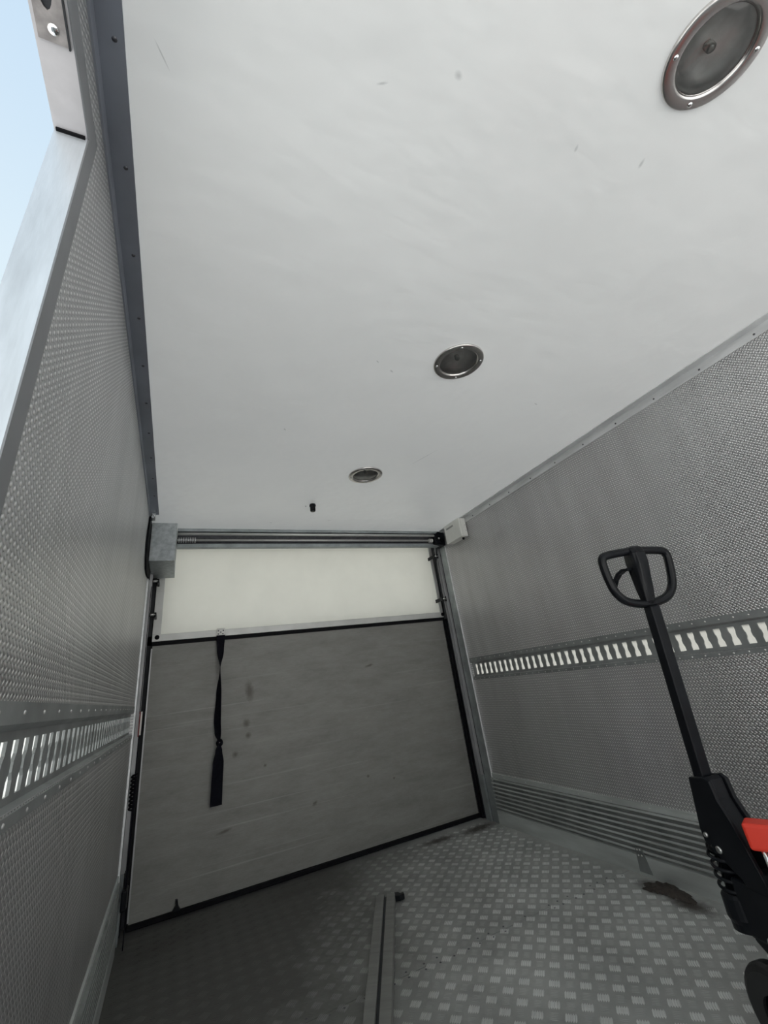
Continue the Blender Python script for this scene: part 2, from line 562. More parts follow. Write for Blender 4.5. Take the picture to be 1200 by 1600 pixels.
for i in range(int(W / PT)):
    for j in range(ny):
        for half in (0, 1):
            cx = 0.012 + (i + 0.5 + half * 0.5) * PT
            cy = 0.15 - (j + 0.5 + half * 0.5) * PT
            if cx > W - 0.03:
                continue
            ang = (-PI / 4, PI / 4)[half]
            for k in range(-2, 3):
                ox = -math.sin(ang) * k * 0.0062
                oy = math.cos(ang) * k * 0.0062
                bar(bm, cx + ox, cy + oy, ang, 0.0175 if half == 1 else 0.0125, 0.0031 if half == 1 else 0.002, 0.0011 if half == 1 else 0.0008, 1 - half)  # one bar direction coloured brighter as if lit, the other like the sheet
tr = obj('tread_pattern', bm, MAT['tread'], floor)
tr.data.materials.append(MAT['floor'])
stuff(tr)
bm = bmesh.new()
for i in range(34):
    x = 0.08 + i * 0.056
    for dy in (-0.014, 0.016):
        if random.random() < 0.72:
            dome(bm, (x + random.uniform(-.008, .008), SEAM + dy, 0.0), (0, 0, 1), 0.0042, 0.0016, 6)
stuff(obj('floor_screw', bm, MAT['screw'], floor))

# ---- ceiling
LAMPS = [(1.014, -2.607), (1.012, -1.742), (1.013, -0.857)]
def ceiling_mesh():
    bm = bmesh.new()
    xs = [-T, 0.89, 1.136, W + T]
    ys = [YB - T] + [v for (_, y) in LAMPS for v in (y - 0.123, y + 0.123)] + [YD + 0.1]
    N, R0, DEEP = 40, 0.0655, 0.034
    def quad(x0, x1, y0, y1, z, mi):
        f = bm.faces.new([bm.verts.new(p) for p in ((x0, y0, z), (x1, y0, z), (x1, y1, z), (x0, y1, z))])
        f.material_index = mi
    for i in range(3):
        for j in range(7):
            if i == 1 and j % 2 == 1:
                cx, cy = LAMPS[j // 2]
                O, I, U = [], [], []
                for k in range(N):
                    t = 2 * PI * (k + 0.5) / N
                    c, s_ = math.cos(t), math.sin(t)
                    q = 1 / max(abs(c), abs(s_))
                    ox = xs[1] if c * q < -0.999 else xs[2] if c * q > 0.999 else cx + c * q * 0.123
                    oy = cy + s_ * q * 0.123
                    O.append(bm.verts.new((ox, oy, H)))
                    I.append(bm.verts.new((cx + c * R0, cy + s_ * R0, H)))
                    U.append(bm.verts.new((cx + c * R0, cy + s_ * R0, H + DEEP)))
                for k in range(N):
                    m_ = (k + 1) % N
                    if abs(O[k].co.x - O[m_].co.x) > 1e-6 and abs(O[k].co.y - O[m_].co.y) > 1e-6:
                        kx = O[k].co.x if abs(O[k].co.x - cx) > abs(O[m_].co.x - cx) else O[m_].co.x
                        ky = O[k].co.y if abs(O[k].co.y - cy) > abs(O[m_].co.y - cy) else O[m_].co.y
                        bm.faces.new((O[k], bm.verts.new((kx, ky, H)), O[m_]))
                    bm.faces.new((O[k], O[m_], I[m_], I[k]))
                    bm.faces.new((I[k], I[m_], U[m_], U[k]))
                bm.faces.new(U)
            else:
                quad(xs[i], xs[i + 1], ys[j], ys[j + 1], H, 0)
    bmesh.ops.remove_doubles(bm, verts=bm.verts, dist=1e-5)
    x0, x1, y0, y1, z1 = xs[0], xs[-1], ys[0], ys[-1], H + 0.05
    quad(x0, x1, y0, y1, z1, 1)
    for a, b in (((x0, y0), (x1, y0)), ((x1, y0), (x1, y1)), ((x1, y1), (x0, y1)), ((x0, y1), (x0, y0))):
        bm.faces.new([bm.verts.new(p) for p in ((*a, H), (*b, H), (*b, z1), (*a, z1))])
    return bm
ceil = struct(obj('ceiling', ceiling_mesh(), MAT['ceiling']))
ceil.data.materials.append(MAT['skin'])  # translucent top face added so sunlight passes the roof

# ---- side walls: embossed sheet above and below the recess of the cargo rail
def wall_piece(bm, side, y0, y1, z0, z1):
    if side < 0:
        box(bm, -T, 0.0, y0, y1, z0, z1)
    else:
        box(bm, W, W + T, y0, y1, z0, z1)
ZU, ZL = 0.893, 0.799        # edges of the recess
DZL = -0.014                 # the left rail sits a little lower
bm = bmesh.new()
wall_piece(bm, -1, JY, YD + 0.06, ZU + DZL, H)
wall_piece(bm, -1, JY, YD + 0.06, 0, ZL + DZL)
wall_piece(bm, -1, JY, JY + 0.035, ZL + DZL, ZU + DZL)
wall_piece(bm, -1, -0.02, YD + 0.06, ZL + DZL, ZU + DZL)
wall_piece(bm, -1, JEND, JY, JZ, H)
wall_piece(bm, -1, YB - T, JEND, 0, H)
wall_left = struct(obj('wall_left', bm, MAT['emboss']))
bm = bmesh.new()
wall_piece(bm, 1, YB - T, YD + 0.06, ZU, H)
wall_piece(bm, 1, YB - T, YD + 0.06, 0, ZL)
wall_piece(bm, 1, YB - T, YB + 0.03, ZL, ZU)
wall_piece(bm, 1, -0.02, YD + 0.06, ZL, ZU)
wall_right = struct(obj('wall_right', bm, MAT['emboss']))

# ---- angle trims where ceiling and walls meet, with their screws
def angle_trim(name, side, y0, y1, ys):
    x = 0.0 if side < 0 else W
    d = 1 if side < 0 else -1
    bm = bmesh.new()
    t = 0.0035
    pts = [(0, H - 0.0), (0.041, H), (0.041, H - t), (t, H - t), (t, H - 0.0375), (0, H - 0.0375)]
    prism(bm, pts, lambda a, b, y: (x + d * a, y, b), y0, y1)
    o = struct(obj(name, bm, MAT['trim'] if side < 0 else MAT['alu']))
    for y in ys:
        bm = bmesh.new()
        if side < 0:
            dome(bm, (0.027, y, H - t), (0, 0, -1), 0.0042, 0.0022)
        else:
            dome(bm, (W - t, y, H - 0.024), (-1, 0, 0), 0.0042, 0.0022)
        obj('screw', bm, MAT['screw'], o, smooth=True)
    return o
angle_trim('trim_1', -1, YB, -0.235, [-2.253 + 0.196 * i for i in range(11)])
angle_trim('trim_2', 1, YB, -0.02, [-2.765 + 0.196 * i for i in range(14)])

# ---- side doorway: bright jamb, painted header, dull band round the opening
door2 = empty_struct('door_2')
boxo('jamb', MAT['jamb'], door2, -T - 0.001, -0.0005, JY - 0.003, JY, 0, JZ)
boxo('jamb', MAT['jamb'], door2, -T - 0.001, -0.0005, JEND, JEND + 0.003, 0, JZ)
boxo('header', MAT['header'], door2, -T - 0.001, -0.0005, JEND, JY, JZ - 0.003, JZ)
bm = bmesh.new()
box(bm, -0.0005, 0.0016, JY - 0.003, JY + 0.033, 0.0, JZ + 0.05)
boxo('edge_band', MAT['band'], door2, -0.0005, 0.0016, JEND, JY - 0.003, JZ - 0.003, JZ + 0.045)
obj('edge_band', bm, MAT['band'], door2)
boxo('edge_band', MAT['band'], door2, -0.0005, 0.0016, JEND - 0.033, JEND + 0.003, 0, JZ + 0.05)
boxo('seal_strip', MAT['rubber'], door2, -T + 0.002, -0.003, JY - 0.0075, JY - 0.003, JZ - 0.0065, JZ - 0.0028)

# ---- latch plate on the header
lp = thing('latch_plate', 'worn steel latch plate with a slot under the doorway header', 'latch', (-0.022, -2.36, JZ - 0.003))
bm = bmesh.new()
# rectangular plate with an oval slot, built as a ring of quads
PA, PB, q_ = 0.0165, 0.076, 6
ring_out = ([(PA, -PB + 2 * PB * k / q_) for k in range(q_)] + [(PA - 2 * PA * k / q_, PB) for k in range(q_)] +
            [(-PA, PB - 2 * PB * k / q_) for k in range(q_)] + [(-PA + 2 * PA * k / q_, -PB) for k in range(q_)])
n_ = len(ring_out)
ring_in = []
for x, y in ring_out:
    t = math.atan2(y / PB, x / PA)
    ring_in.append((0.0098 * math.cos(t) - 0.001, 0.002 + 0.042 * math.sin(t)))
top_o = [bm.verts.new((x, y, 0)) for x, y in ring_out]
top_i = [bm.verts.new((x, y, 0)) for x, y in ring_in]
bot_o = [bm.verts.new((x, y, -0.003)) for x, y in ring_out]
bot_i = [bm.verts.new((x, y, -0.003)) for x, y in ring_in]
for k in range(n_):
    j = (k + 1) % n_
    bm.faces.new((bot_o[k], bot_o[j], bot_i[j], bot_i[k]))
    bm.faces.new((top_o[k], top_i[k], top_i[j], top_o[j]))
    bm.faces.new((top_o[k], top_o[j], bot_o[j], bot_o[k]))
    bm.faces.new((top_i[k], bot_i[k], bot_i[j], top_i[j]))
obj('plate', bm, MAT['rusty'], lp)
bm = bmesh.new()
prism(bm, [(x * 0.98, y) for x, y in ring_in], lambda a, b, z: (a, b, z), -0.0012, 0.0)
obj('slot_pocket', bm, MAT['dark'], lp)
bm = bmesh.new()
dome(bm, (0.002, 0.062, -0.003), (0, 0, -1), 0.0068, 0.0035, 12)
obj('rivet', bm, MAT['chrome'], lp, smooth=True)
boxo('latch_tongue', MAT['steel'], lp, 0.002, 0.0085, -0.055, 0.012, -0.006, -0.0012)
boxo('plate_lip', MAT['dark'], lp, 0.0165, 0.0185, -0.078, 0.078, -0.0042, -0.0002)

# ---- cargo rails: sunk channel with a row of waisted slots, translucent laminate behind
def cargo_rail(side, y0, y1, label, dz, rp, skin, waist):
    th = thing('cargo_rail', label, 'rail', (0.0 if side < 0 else W, y0, 0.85 + dz))
    d = -1 if side < 0 else 1         # outward
    def V(bm, o, y, z):              # o: depth behind the wall surface
        return bm.verts.new((d * o, y - y0, z - 0.85))
    L = y1 - y0
    p = 0.05
    # slot phase: one slot centre at y = -0.067
    n = int(L / p)
    ya = -0.067 - 0.025 - p * int((-0.067 - 0.025 - y0) / p)
    DEP = 0.012
    web0, web1 = 0.8035, 0.8865
    bm = bmesh.new()
    ring = [(0.013, 0.813), (0.0128, 0.830), (waist, 0.839), (waist, 0.851), (0.0123, 0.860), (0.0125, 0.876)]
    k = 0
    yy = ya
    while yy + p <= y1 + 1e-6:
        c = yy + p / 2
        for s in (-1, 1):
            for t in range(len(ring) - 1):
                (a0, z0), (a1, z1) = ring[t], ring[t + 1]
                e = yy if s < 0 else yy + p
                q = [V(bm, DEP, e, z0), V(bm, DEP, c + s * a0, z0), V(bm, DEP, c + s * a1, z1), V(bm, DEP, e, z1)]
                bm.faces.new(q if s < 0 else q[::-1])
                w0, w1 = V(bm, DEP + 0.004, c + s * a0, z0), V(bm, DEP + 0.004, c + s * a1, z1)
                bm.faces.new((q[1], w0, w1, q[2]))
        for (za, zb, cap) in ((web0, 0.813, 0.813), (0.876, web1, 0.876)):
            ah = 0.013 if cap < 0.85 else 0.0125
            xs = [yy, c - ah, c + ah, yy + p]
            for i in range(3):
                bm.faces.new((V(bm, DEP, xs[i], za), V(bm, DEP, xs[i + 1], za), V(bm, DEP, xs[i + 1], zb), V(bm, DEP, xs[i], zb)))
            bm.faces.new((V(bm, DEP, c - ah, cap), V(bm, DEP, c + ah, cap), V(bm, DEP + 0.004, c + ah, cap), V(bm, DEP + 0.004, c - ah, cap)))
        yy += p
    yb = yy
    for (a, b) in ((y0, ya), (yb, y1)):
        if b - a > 1e-4:
            bm.faces.new((V(bm, DEP, a, web0), V(bm, DEP, b, web0), V(bm, DEP, b, web1), V(bm, DEP, a, web1)))
    bmesh.ops.remove_doubles(bm, verts=bm.verts, dist=1e-5)
    obj('slotted_web', bm, MAT['rail'], th)
    for zi, zo, zf in ((web1, 0.8935, RZ1), (web0, 0.7965, RZ0)):
        bm = bmesh.new()
        prof = [(DEP, zi), (-0.0018, zo), (-0.0018, zf), (0.0004, zf), (0.0004, zo + (0.001 if zf > zo else -0.001)), (DEP + 0.002, zi)]
        prism(bm, prof, lambda o, z, y: (d * o, y - y0, z - 0.85), y0, y1)
        obj('flange', bm, MAT['rail'], th)
        bm = bmesh.new()
        y = y0 + 0.02
        while y < y1:
            dome(bm, (d * -0.0018, y - y0, (zo + zf) / 2 - 0.85), (-d, 0, 0), 0.0032, 0.0018, 8)
            y += rp
        stuff(obj('rivet', bm, MAT['rivet'], th, smooth=True))
    bm = bmesh.new()
    prism(bm, [(0.026, 0.795), (0.028, 0.795), (0.028, 0.896), (0.026, 0.896)], lambda o, z, y: (d * o, y - y0, z - 0.85), y0, y1)
    obj('backing_strip', bm, skin, th)
    return th
cargo_rail(-1, JY + 0.036, -0.021, 'slotted steel cargo rail sunk into the left wall', DZL, 0.10, MAT['skin'], 0.0062)
cargo_rail(1, YB + 0.031, -0.021, 'slotted steel cargo rail sunk into the right wall', 0.0, 0.05, MAT['skin_dimmed'], 0.0092)

# ---- ribbed kick plates along the foot of the side walls
def kick(name, side, y0, y1):
    d = 1 if side < 0 else -1
    x = 0.0 if side < 0 else W
    prof = [(0.0, 0.0), (0.015, 0.0), (0.015, 0.068)]
    z = 0.070
    for i in range(8):
        prof += [(0.003, z), (0.003, z + 0.008), (0.014, z + 0.0115), (0.014, z + 0.019)]
        z += 0.0205
    prof += [(0.0045, z), (0.0045, 0.252), (0.006, 0.256), (0.0, 0.258)]
    bm = bmesh.new()
    prism(bm, prof, lambda a, b, y: (x + d * a, y, b), y0, y1)
    bm.faces.ensure_lookup_table()
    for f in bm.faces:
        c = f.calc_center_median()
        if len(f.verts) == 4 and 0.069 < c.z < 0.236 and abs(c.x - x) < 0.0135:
            f.material_index = 1  # groove faces painted darker for the shade between the ribs
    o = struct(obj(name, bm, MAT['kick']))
    o.data.materials.append(MAT['groove_shade'])
    bm = bmesh.new()
    y = y0 + 0.05
    while y < y1:
        dome(bm, (x + d * 0.0045, y, 0.243), (d, 0, 0), 0.004, 0.002, 8)
        y += 0.19
    stuff(obj('rivet', bm, MAT['rivet'], o, smooth=True))
    return o
kick('baseboard_left', -1, JY + 0.036, -0.004)
kr = kick('baseboard_right', 1, YB, -0.004)
# joint plate with four rivets where two lengths of kick plate meet
bm = bmesh.new()
prism(bm, [(-1.003, 0.012), (-0.945, 0.012), (-0.955, 0.092), (-0.985, 0.098)], lambda a, b, x: (x, a, b), W - 0.0175, W - 0.0145)
jp = obj('joint_plate', bm, MAT['rail'], kr)
bm = bmesh.new()
for y, z in ((-0.976, 0.089), (-0.963, 0.087), (-0.978, 0.070), (-0.962, 0.068)):
    dome(bm, (W - 0.0175, y, z), (-1, 0, 0), 0.0034, 0.002, 8)
stuff(obj('rivet', bm, MAT['rivet'], jp, smooth=True))

# ---- heap of brown dirt at the foot of the right wall
bm = bmesh.new()
g = 22
vs = {}
for i in range(g + 1):
    for j in range(g + 1):
        u, v = i / g * 2 - 1, j / g * 2 - 1
        an = math.atan2(v, u)
        edge = 0.75 + 0.16 * math.sin(3 * an + 0.6) + 0.09 * math.sin(7 * an + 2) + 0.06 * math.sin(11 * an)
        r = math.hypot(u, v) / edge
        hgt = max(0.0, 1 - r * r) ** 0.8 * 0.018 * (0.55 + 0.8 * random.random())
        vs[i, j] = (bm.verts.new((W - 0.016 - 0.055 + u * 0.055 + random.uniform(-.002, .002), -1.10 + v * 0.125 + random.uniform(-.003, .003), 0.0012 + hgt)), r)
for i in range(g):
    for j in range(g):
        qd = (vs[i, j], vs[i + 1, j], vs[i + 1, j + 1], vs[i, j + 1])
        if sum(k[1] for k in qd) / 4 < 1.0:
            bm.faces.new([k[0] for k in qd])
bmesh.ops.delete(bm, geom=[v for v in bm.verts if not v.link_faces], context='VERTS')
dh = obj('dirt_heap', bm, MAT['dirt'], None, smooth=True)
tag(dh, 'low heap of brown dirt at the foot of the right wall', 'dirt')
stuff(dh)

# ================================================================== REAR PORTAL
# ---- posts at the ends of the side walls (trim_3 left, trim_4 right)
def portal_post(name, side):
    d = 1 if side < 0 else -1
    x = 0.0 if side < 0 else W
    o = empty_struct(name)
    def pc(nm, m, a0, a1, y0, y1, z0, z1, bv=0.0):
        xa, xb = sorted((x + d * a0, x + d * a1))
        return boxo(nm, m, o, xa, xb, y0, y1, z0, z1, bv)
    pc('cover_strip', MAT['post'], -0.001, 0.005, -0.006, 0.068, 0.0, H - 0.09)
    pc('edge_bead', MAT['alu'], 0.0, 0.0075, -0.0105, -0.006, 0.20, H - 0.09)
    pc('recess', MAT['dark'], -0.001, 0.002, 0.068, YD + 0.02, 0.0, H - 0.06)
    # U shaped guide channel
    pc('guide_channel', MAT['guide'], 0.0, 0.021, 0.080, 0.084, 0.24, H - 0.06)
    pc('guide_channel', MAT['guide'], 0.0, 0.005, 0.084, 0.116, 0.24, H - 0.06)
    pc('guide_channel', MAT['guide'], 0.0, 0.021, 0.116, 0.120, 0.24, H - 0.06)
    pc('foot_plate', MAT['post'], 0.0, 0.016, 0.075, 0.125, 0.0, 0.24)
    pc('rubber_seal', MAT['rubber'], 0.002, 0.018, 0.160, 0.186, 0.0, 1.21, 0.004)
    return o
portal_post('trim_3', -1)
portal_post('trim_4', 1)
# end wall behind the door
bm = bmesh.new()
box(bm, -T, W + T, YD + 0.061, YD + 0.10, -0.06, 1.245)
box(bm, -T, 0.070, YD + 0.061, YD + 0.10, 1.245, H)
box(bm, 1.978, W + T, YD + 0.061, YD + 0.10, 1.245, H)
box(bm, 0.070, 1.978, YD + 0.022, YD + 0.10, 1.812, H)
box(bm, 0.0, 0.076, YD + 0.021, YD + 0.061, 1.215, H)
box(bm, 1.974, W, YD + 0.021, YD + 0.061, 1.215, H)
box(bm, 0.0, W, YD + 0.021, YD + 0.061, 1.215, 1.258)
struct(obj('wall_back', bm, MAT['dark']))

# ---- overhead door (upper white panel in an aluminium frame)
d1 = empty_struct('door_1')
dp = boxo('door_panel', MAT['panel'], d1, 0.075, 1.975, YD, YD + 0.02, 1.262, 1.815)
dp.data.materials.append(MAT['skin'])
for p in dp.data.polygons:
    if p.normal.y > 0.5:
        p.material_index = 1
boxo('bottom_rail', MAT['frame'], d1, 0.040, 1.996, YD - 0.006, YD + 0.02, 1.226, 1.264, 0.002)
boxo('side_rail', MAT['frame'], d1, 0.040, 0.083, YD - 0.005, YD + 0.02, 1.264, 1.815, 0.0015)
boxo('side_rail', MAT['frame'], d1, 1.970, 1.996, YD - 0.005, YD + 0.02, 1.264, 1.815, 0.0015)
boxo('rubber_seal', MAT['rubber'], d1, 0.040, 1.996, YD - 0.002, YD + 0.018, 1.204, 1.226, 0.003)
for x, z in ((0.066, 1.248), (1.985, 1.246)):
    bm = bmesh.new()
    lathe(bm, [(0, 0.012), (0.009, 0.012), (0.012, 0.008), (0.012, 0)], (x, YD - 0.006, z), (0, -1, 0), 16)
    obj('bump_stop', bm, MAT['rubber'], d1, smooth=True)
# rollers that run in the guide channels
for x0, x1, z in ((0.012, 0.05, 1.36), (0.012, 0.05, 1.55), (1.955, 1.99, 1.345), (1.955, 1.99, 1.672)):
    bm = bmesh.new()
    tube(bm, [(x0, 0.100, z), (x1, 0.100, z)], 0.007, 10)
    s = obj('roller_arm', bm, MAT['steel'], d1, smooth=True)
    bm = bmesh.new()
    xr = x0 if x0 < 1 else x1
    lathe(bm, [(0, -0.008), (0.016, -0.008), (0.018, -0.004), (0.018, 0.004), (0.016, 0.008), (0, 0.008)], (xr, 0.100, z), (1, 0, 0), 18)
    obj('roller', bm, MAT['rubber'], s, smooth=True)
    xb = x1 if x0 < 1 else x0
    boxo('roller_bracket', MAT['blackpaint'], d1, xb - 0.005, xb + 0.006, 0.094, YD, z - 0.012, z + 0.012, 0.002)

# ---- tail lift platform folded up (lower grey panel)
tl = thing('tail_lift_platform', 'worn grey aluminium tail lift platform folded up below the white door panel', 'tail lift', (1.02, YD + 0.01, 0))
def tlbox(nm, m, *a, bevel=0.0):
    bm = bmesh.new()
    box(bm, *a)
    at(tl.location, bm)
    return obj(nm, bm, m, tl, bevel=bevel)
bm = bmesh.new()
box(bm, 0.046, 1.984, YD + 0.006, YD + 0.04, 0.016, 1.204)
o = obj('deck', bm, MAT['platform'])
o.parent = tl
o.matrix_parent_inverse = Matrix.Translation(-Vector(tl.location))
tlbox('bottom_seal', MAT['rubber'], 0.040, 1.990, YD - 0.010, YD + 0.014, 0.002, 0.022, bevel=0.003)
tlbox('side_edge', MAT['guide'], 0.040, 0.046, YD - 0.002, YD + 0.03, 0.03, 1.19)
bm = bmesh.new()
prism(bm, [(0.222, 0.02), (0.262, 0.02), (0.250, 0.036), (0.246, 0.060), (0.236, 0.062), (0.237, 0.040)], lambda a, b, y: (a, y, b), YD - 0.008, YD + 0.006)
at(tl.location, bm)
obj('hook', bm, MAT['blackpaint'], tl)

# ---- profile and shaft of the overhead door under the ceiling
sh = thing('door_shaft', 'long aluminium lift shaft above the white door panel, under the ceiling', 'shaft', (1.04, 0.0, 1.79))
def shbox(nm, m, *a, bevel=0.0):
    bm = bmesh.new()
    box(bm, *a)
    at(sh.location, bm)
    return obj(nm, bm, m, sh, bevel=bevel)
shbox('top_profile', MAT['post'], 0.136, 1.955, -0.020, 0.010, 1.814, H - 0.0005, bevel=0.002)
bm = bmesh.new()
tube(bm, [(0.136, -0.030, 1.793), (1.90, -0.030, 1.793)], 0.0085, 14)
at(sh.location, bm)
obj('shaft', bm, MAT['frame'], sh, smooth=True)
shbox('rear_channel', MAT['screw'], 0.136, 1.955, 0.020, 0.045, 1.740, 1.8145)
shbox('lower_lip', MAT['post'], 0.136, 1.955, 0.004, 0.045, 1.722, 1.744, bevel=0.002)
bm = bmesh.new()
tube(bm, [(0.136, -0.004, 1.763), (1.88, -0.004, 1.763)], 0.007, 12)
at(sh.location, bm)
obj('cable_rod', bm, MAT['frame'], sh, smooth=True)
bm = bmesh.new()
for i in range(8):
    y = 0.142 + i * 0.0125
    lathe(bm, [(0.007, 0), (0.0165, 0.0005), (0.0165, 0.0085), (0.007, 0.009)], (y, -0.004, 1.763), (1, 0, 0), 16)
at(sh.location, bm)
obj('spring', bm, MAT['guide'], sh, smooth=False)
for i in range(2):
    bm = bmesh.new()
    lathe(bm, [(0.006, 0), (0.015, 0.0), (0.015, 0.010), (0.006, 0.010)], (1.866 + 0.018 * i, -0.004, 1.763), (1, 0, 0), 16)
    at(sh.location, bm)
    obj('clamp_ring', bm, MAT['label'], sh)
# black pulley block at the right end
bm = bmesh.new()
prism(bm, [(1.902, 1.735), (1.985, 1.715), (1.995, 1.815), (1.94, 1.826), (1.902, 1.80)], lambda a, b, y: (a, y, b), -0.035, 0.055)
at(sh.location, bm)
pb = obj('pulley_block', bm, MAT['blackpaint'], sh, bevel=0.004)
for (x, z, r) in ((1.925, 1.765, 0.020), (1.962, 1.755, 0.016)):
    bm = bmesh.new()
    lathe(bm, [(0, 0.02), (r * .4, 0.02), (r * .45, 0.012), (r, 0.012), (r, 0), (0, 0)], (x, -0.035, z), (0, -1, 0), 18)
    at(sh.location, bm)
    q = obj('pulley', bm, MAT['plastic'], pb, smooth=False)
bm = bmesh.new()
lathe(bm, [(0, 0.005), (0.006, 0.005), (0.008, 0)], (1.925, -0.055, 1.765), (0, -1, 0), 10)
at(sh.location, bm)
obj('bolt', bm, MAT['steel'], pb, smooth=True)
# lift cable down the right guide
bm = bmesh.new()
tube(bm, [(1.972, 0.06, 1.745), (1.974, 0.135, 1.60), (1.976, 0.150, 1.30), (1.976, 0.150, 1.24)], 0.0035, 8)
at(sh.location, bm)
obj('lift_cable', bm, MAT['rubber'], sh, smooth=True)

# ---- galvanised housing at the upper left corner
hb = thing('drive_housing', 'galvanised sheet metal box in the upper left corner over the white door panel', 'box', (0.07, 0.0, 1.585))
bm = bmesh.new()
box(bm, 0.010, 0.1345, -0.195, 0.178, 1.585, 1.798)
at(hb.location, bm)
obj('housing', bm, MAT['galv'], hb, bevel=0.0015)
bm = bmesh.new()
box(bm, 0.020, 0.1335, -0.10, 0.14, 1.798, H - 0.0006)
at(hb.location, bm)
obj('top_bracket', bm, MAT['post'], hb)
bm = bmesh.new()
pts = [(-0.30, 1.795), (-0.18, 1.795), (0.05, 1.795), (0.05, 1.545), (-0.16, 1.520), (-0.26, 1.525), (-0.33, 1.56), (-0.36, 1.62), (-0.35, 1.70)]
prism(bm, pts, lambda a, b, x: (x, a, b), 0.0008, 0.009)
at(hb.location, bm)
obj('dark_side_plate', bm, MAT['rubber'], hb, bevel=0.002)  # dark plate between the wall and the housing

# ---- steel eyelet at the end of the left trim
ey = thing('steel_eyelet', 'small bright steel eyelet at the far end of the left ceiling trim', 'eyelet', (0.016, -0.28, 1.80))
bm = bmesh.new()
pth = []
for k in range(14):
    t = PI * k / 13
    pth.append((0.0 + 0.007 * math.cos(t), -0.012 - 0.022 * math.sin(t), 0.0))
pth = [(0.007, 0.045, 0.0)] + pth + [(-0.007, 0.045, 0.0)]
tube(bm, pth, 0.0028, 8)
obj('loop', bm, MAT['chrome'], ey, smooth=True)
boxo('base_plate', MAT['steel'], ey, -0.012, 0.010, 0.015, 0.065, 0.0, 0.029, 0.002)

# ---- pull strap hanging from the bottom rail of the door
ps = thing('pull_strap', 'black knotted webbing strap hanging from the bottom rail of the white door', 'strap', (0.408, YD - 0.012, 1.26))
boxo('strap_bracket', MAT['label'], ps, -0.024, 0.024, -0.003, 0.006, -0.032, 0.010, 0.001).data
pbk = ps.children[0]
bm = bmesh.new()
for x, z in ((-0.014, -0.004), (0.014, -0.004), (-0.014, -0.022), (0.012, -0.022), (0.0, -0.012)):
    lathe(bm, [(0, 0.002), (0.003, 0.002), (0.0042, 0)], (x, -0.003, z), (0, -1, 0), 8)
obj('rivet', bm, MAT['screw'], pbk)
def ribbon(bm, stations, th=0.0016):
    prev = None
    for (x, y, z, hw, tw) in stations:
        c, s = math.cos(tw), math.sin(tw)
        ring = [bm.verts.new((x + a * hw * c - b * th * s, y + a * hw * s + b * th * c, z)) for a, b in ((-1, -1), (1, -1), (1, 1), (-1, 1))]
        if prev:
            for k in range(4):
                bm.faces.new((prev[k], prev[(k + 1) % 4], ring[(k + 1) % 4], ring[k]))
        else:
            bm.faces.new(ring)
        prev = ring
    bm.faces.new(prev[::-1])
def smooth_st(keys, n=10):
    out = []
    for a, b in zip(keys, keys[1:]):
        for k in range(n):
            t = k / n
            t2 = t * t * (3 - 2 * t)
            out.append(tuple(a[i] + (b[i] - a[i]) * (t if i == 2 else t2) for i in range(5)))
    out.append(keys[-1])
    return out
bm = bmesh.new()
ribbon(bm, smooth_st([(0.0, -0.006, -0.030, 0.024, 0.0), (0.0, -0.012, -0.11, 0.022, 0.5), (0.0, -0.018, -0.215, 0.022, 1.5),
                      (-0.004, -0.018, -0.36, 0.020, 2.2), (-0.008, -0.020, -0.48, 0.021, 2.45), (-0.004, -0.016, -0.54, 0.019, 2.5), (0.004, -0.014, -0.585, 0.006, 2.6)]))
obj('webbing', bm, MAT['strap'], ps)
bm = bmesh.new()
ribbon(bm, smooth_st([(0.004, -0.014, -0.590, 0.006, 0.3), (0.003, -0.016, -0.625, 0.017, 0.2), (0.002, -0.016, -0.68, 0.027, 0.1),
                      (-0.002, -0.014, -0.78, 0.028, 0.05), (-0.004, -0.012, -0.868, 0.029, 0.0)]), 0.004)
obj('webbing_end', bm, MAT['strap'], ps)
bm = bmesh.new()
pth = []
for k in range(18):
    t = 2 * PI * k / 18
    pth.append((0.006 + 0.011 * math.cos(t), -0.014 + 0.006 * math.sin(2 * t), -0.588 + 0.012 * math.sin(t)))
tube(bm, pth, 0.0075, 8, closed=True)
obj('knot', bm, MAT['strap'], ps, smooth=True)

# ---- strap, cord and buckle along the left post
ts = thing('tie_down_strap', 'black tie-down strap with a dark red tab hanging along the left door post', 'strap', (0.026, 0.05, 0.9))
def tsmk(nm, m, fn, *a, parent=None, smooth=False, bevel=0.0, **k):
    bm = bmesh.new()
    fn(bm, *a, **k)
    at(ts.location, bm)
    return obj(nm, bm, m, parent or ts, smooth, bevel)
rt = tsmk('red_tab', MAT['redstrap'], box, 0.0235, 0.0265, 0.0, 0.058, 0.770, 0.880, bevel=0.001)
tsmk('tab_label', MAT['label'], box, 0.0268, 0.034, 0.050, 0.054, 0.775, 0.878, parent=rt)
tsmk('upper_webbing', MAT['strap'], box, 0.0215, 0.0235, 0.012, 0.045, 0.870, 1.50)
tsmk('lower_webbing', MAT['strap'], box, 0.0275, 0.0305, 0.012, 0.05, 0.60, 0.772)
pth = []
for k in range(110):
    t = k / 109
    pth.append((0.024 + 0.010 * math.cos(2 * PI * 9 * t), 0.030 + 0.014 * math.sin(2 * PI * 9 * t), 0.615 - 0.14 * t))
tsmk('coiled_cord', MAT['rubber'], tube, pth, 0.0042, 8, smooth=True)
tsmk('hanging_webbing', MAT['strap'], box, 0.030, 0.036, 0.005, 0.050, 0.145, 0.60)
bk = tsmk('buckle', MAT['blackpaint'], box, 0.020, 0.042, -0.030, 0.055, 0.135, 0.205, bevel=0.006)
tsmk('loose_end', MAT['strap'], box, 0.040, 0.043, 0.010, 0.028, 0.003, 0.150)

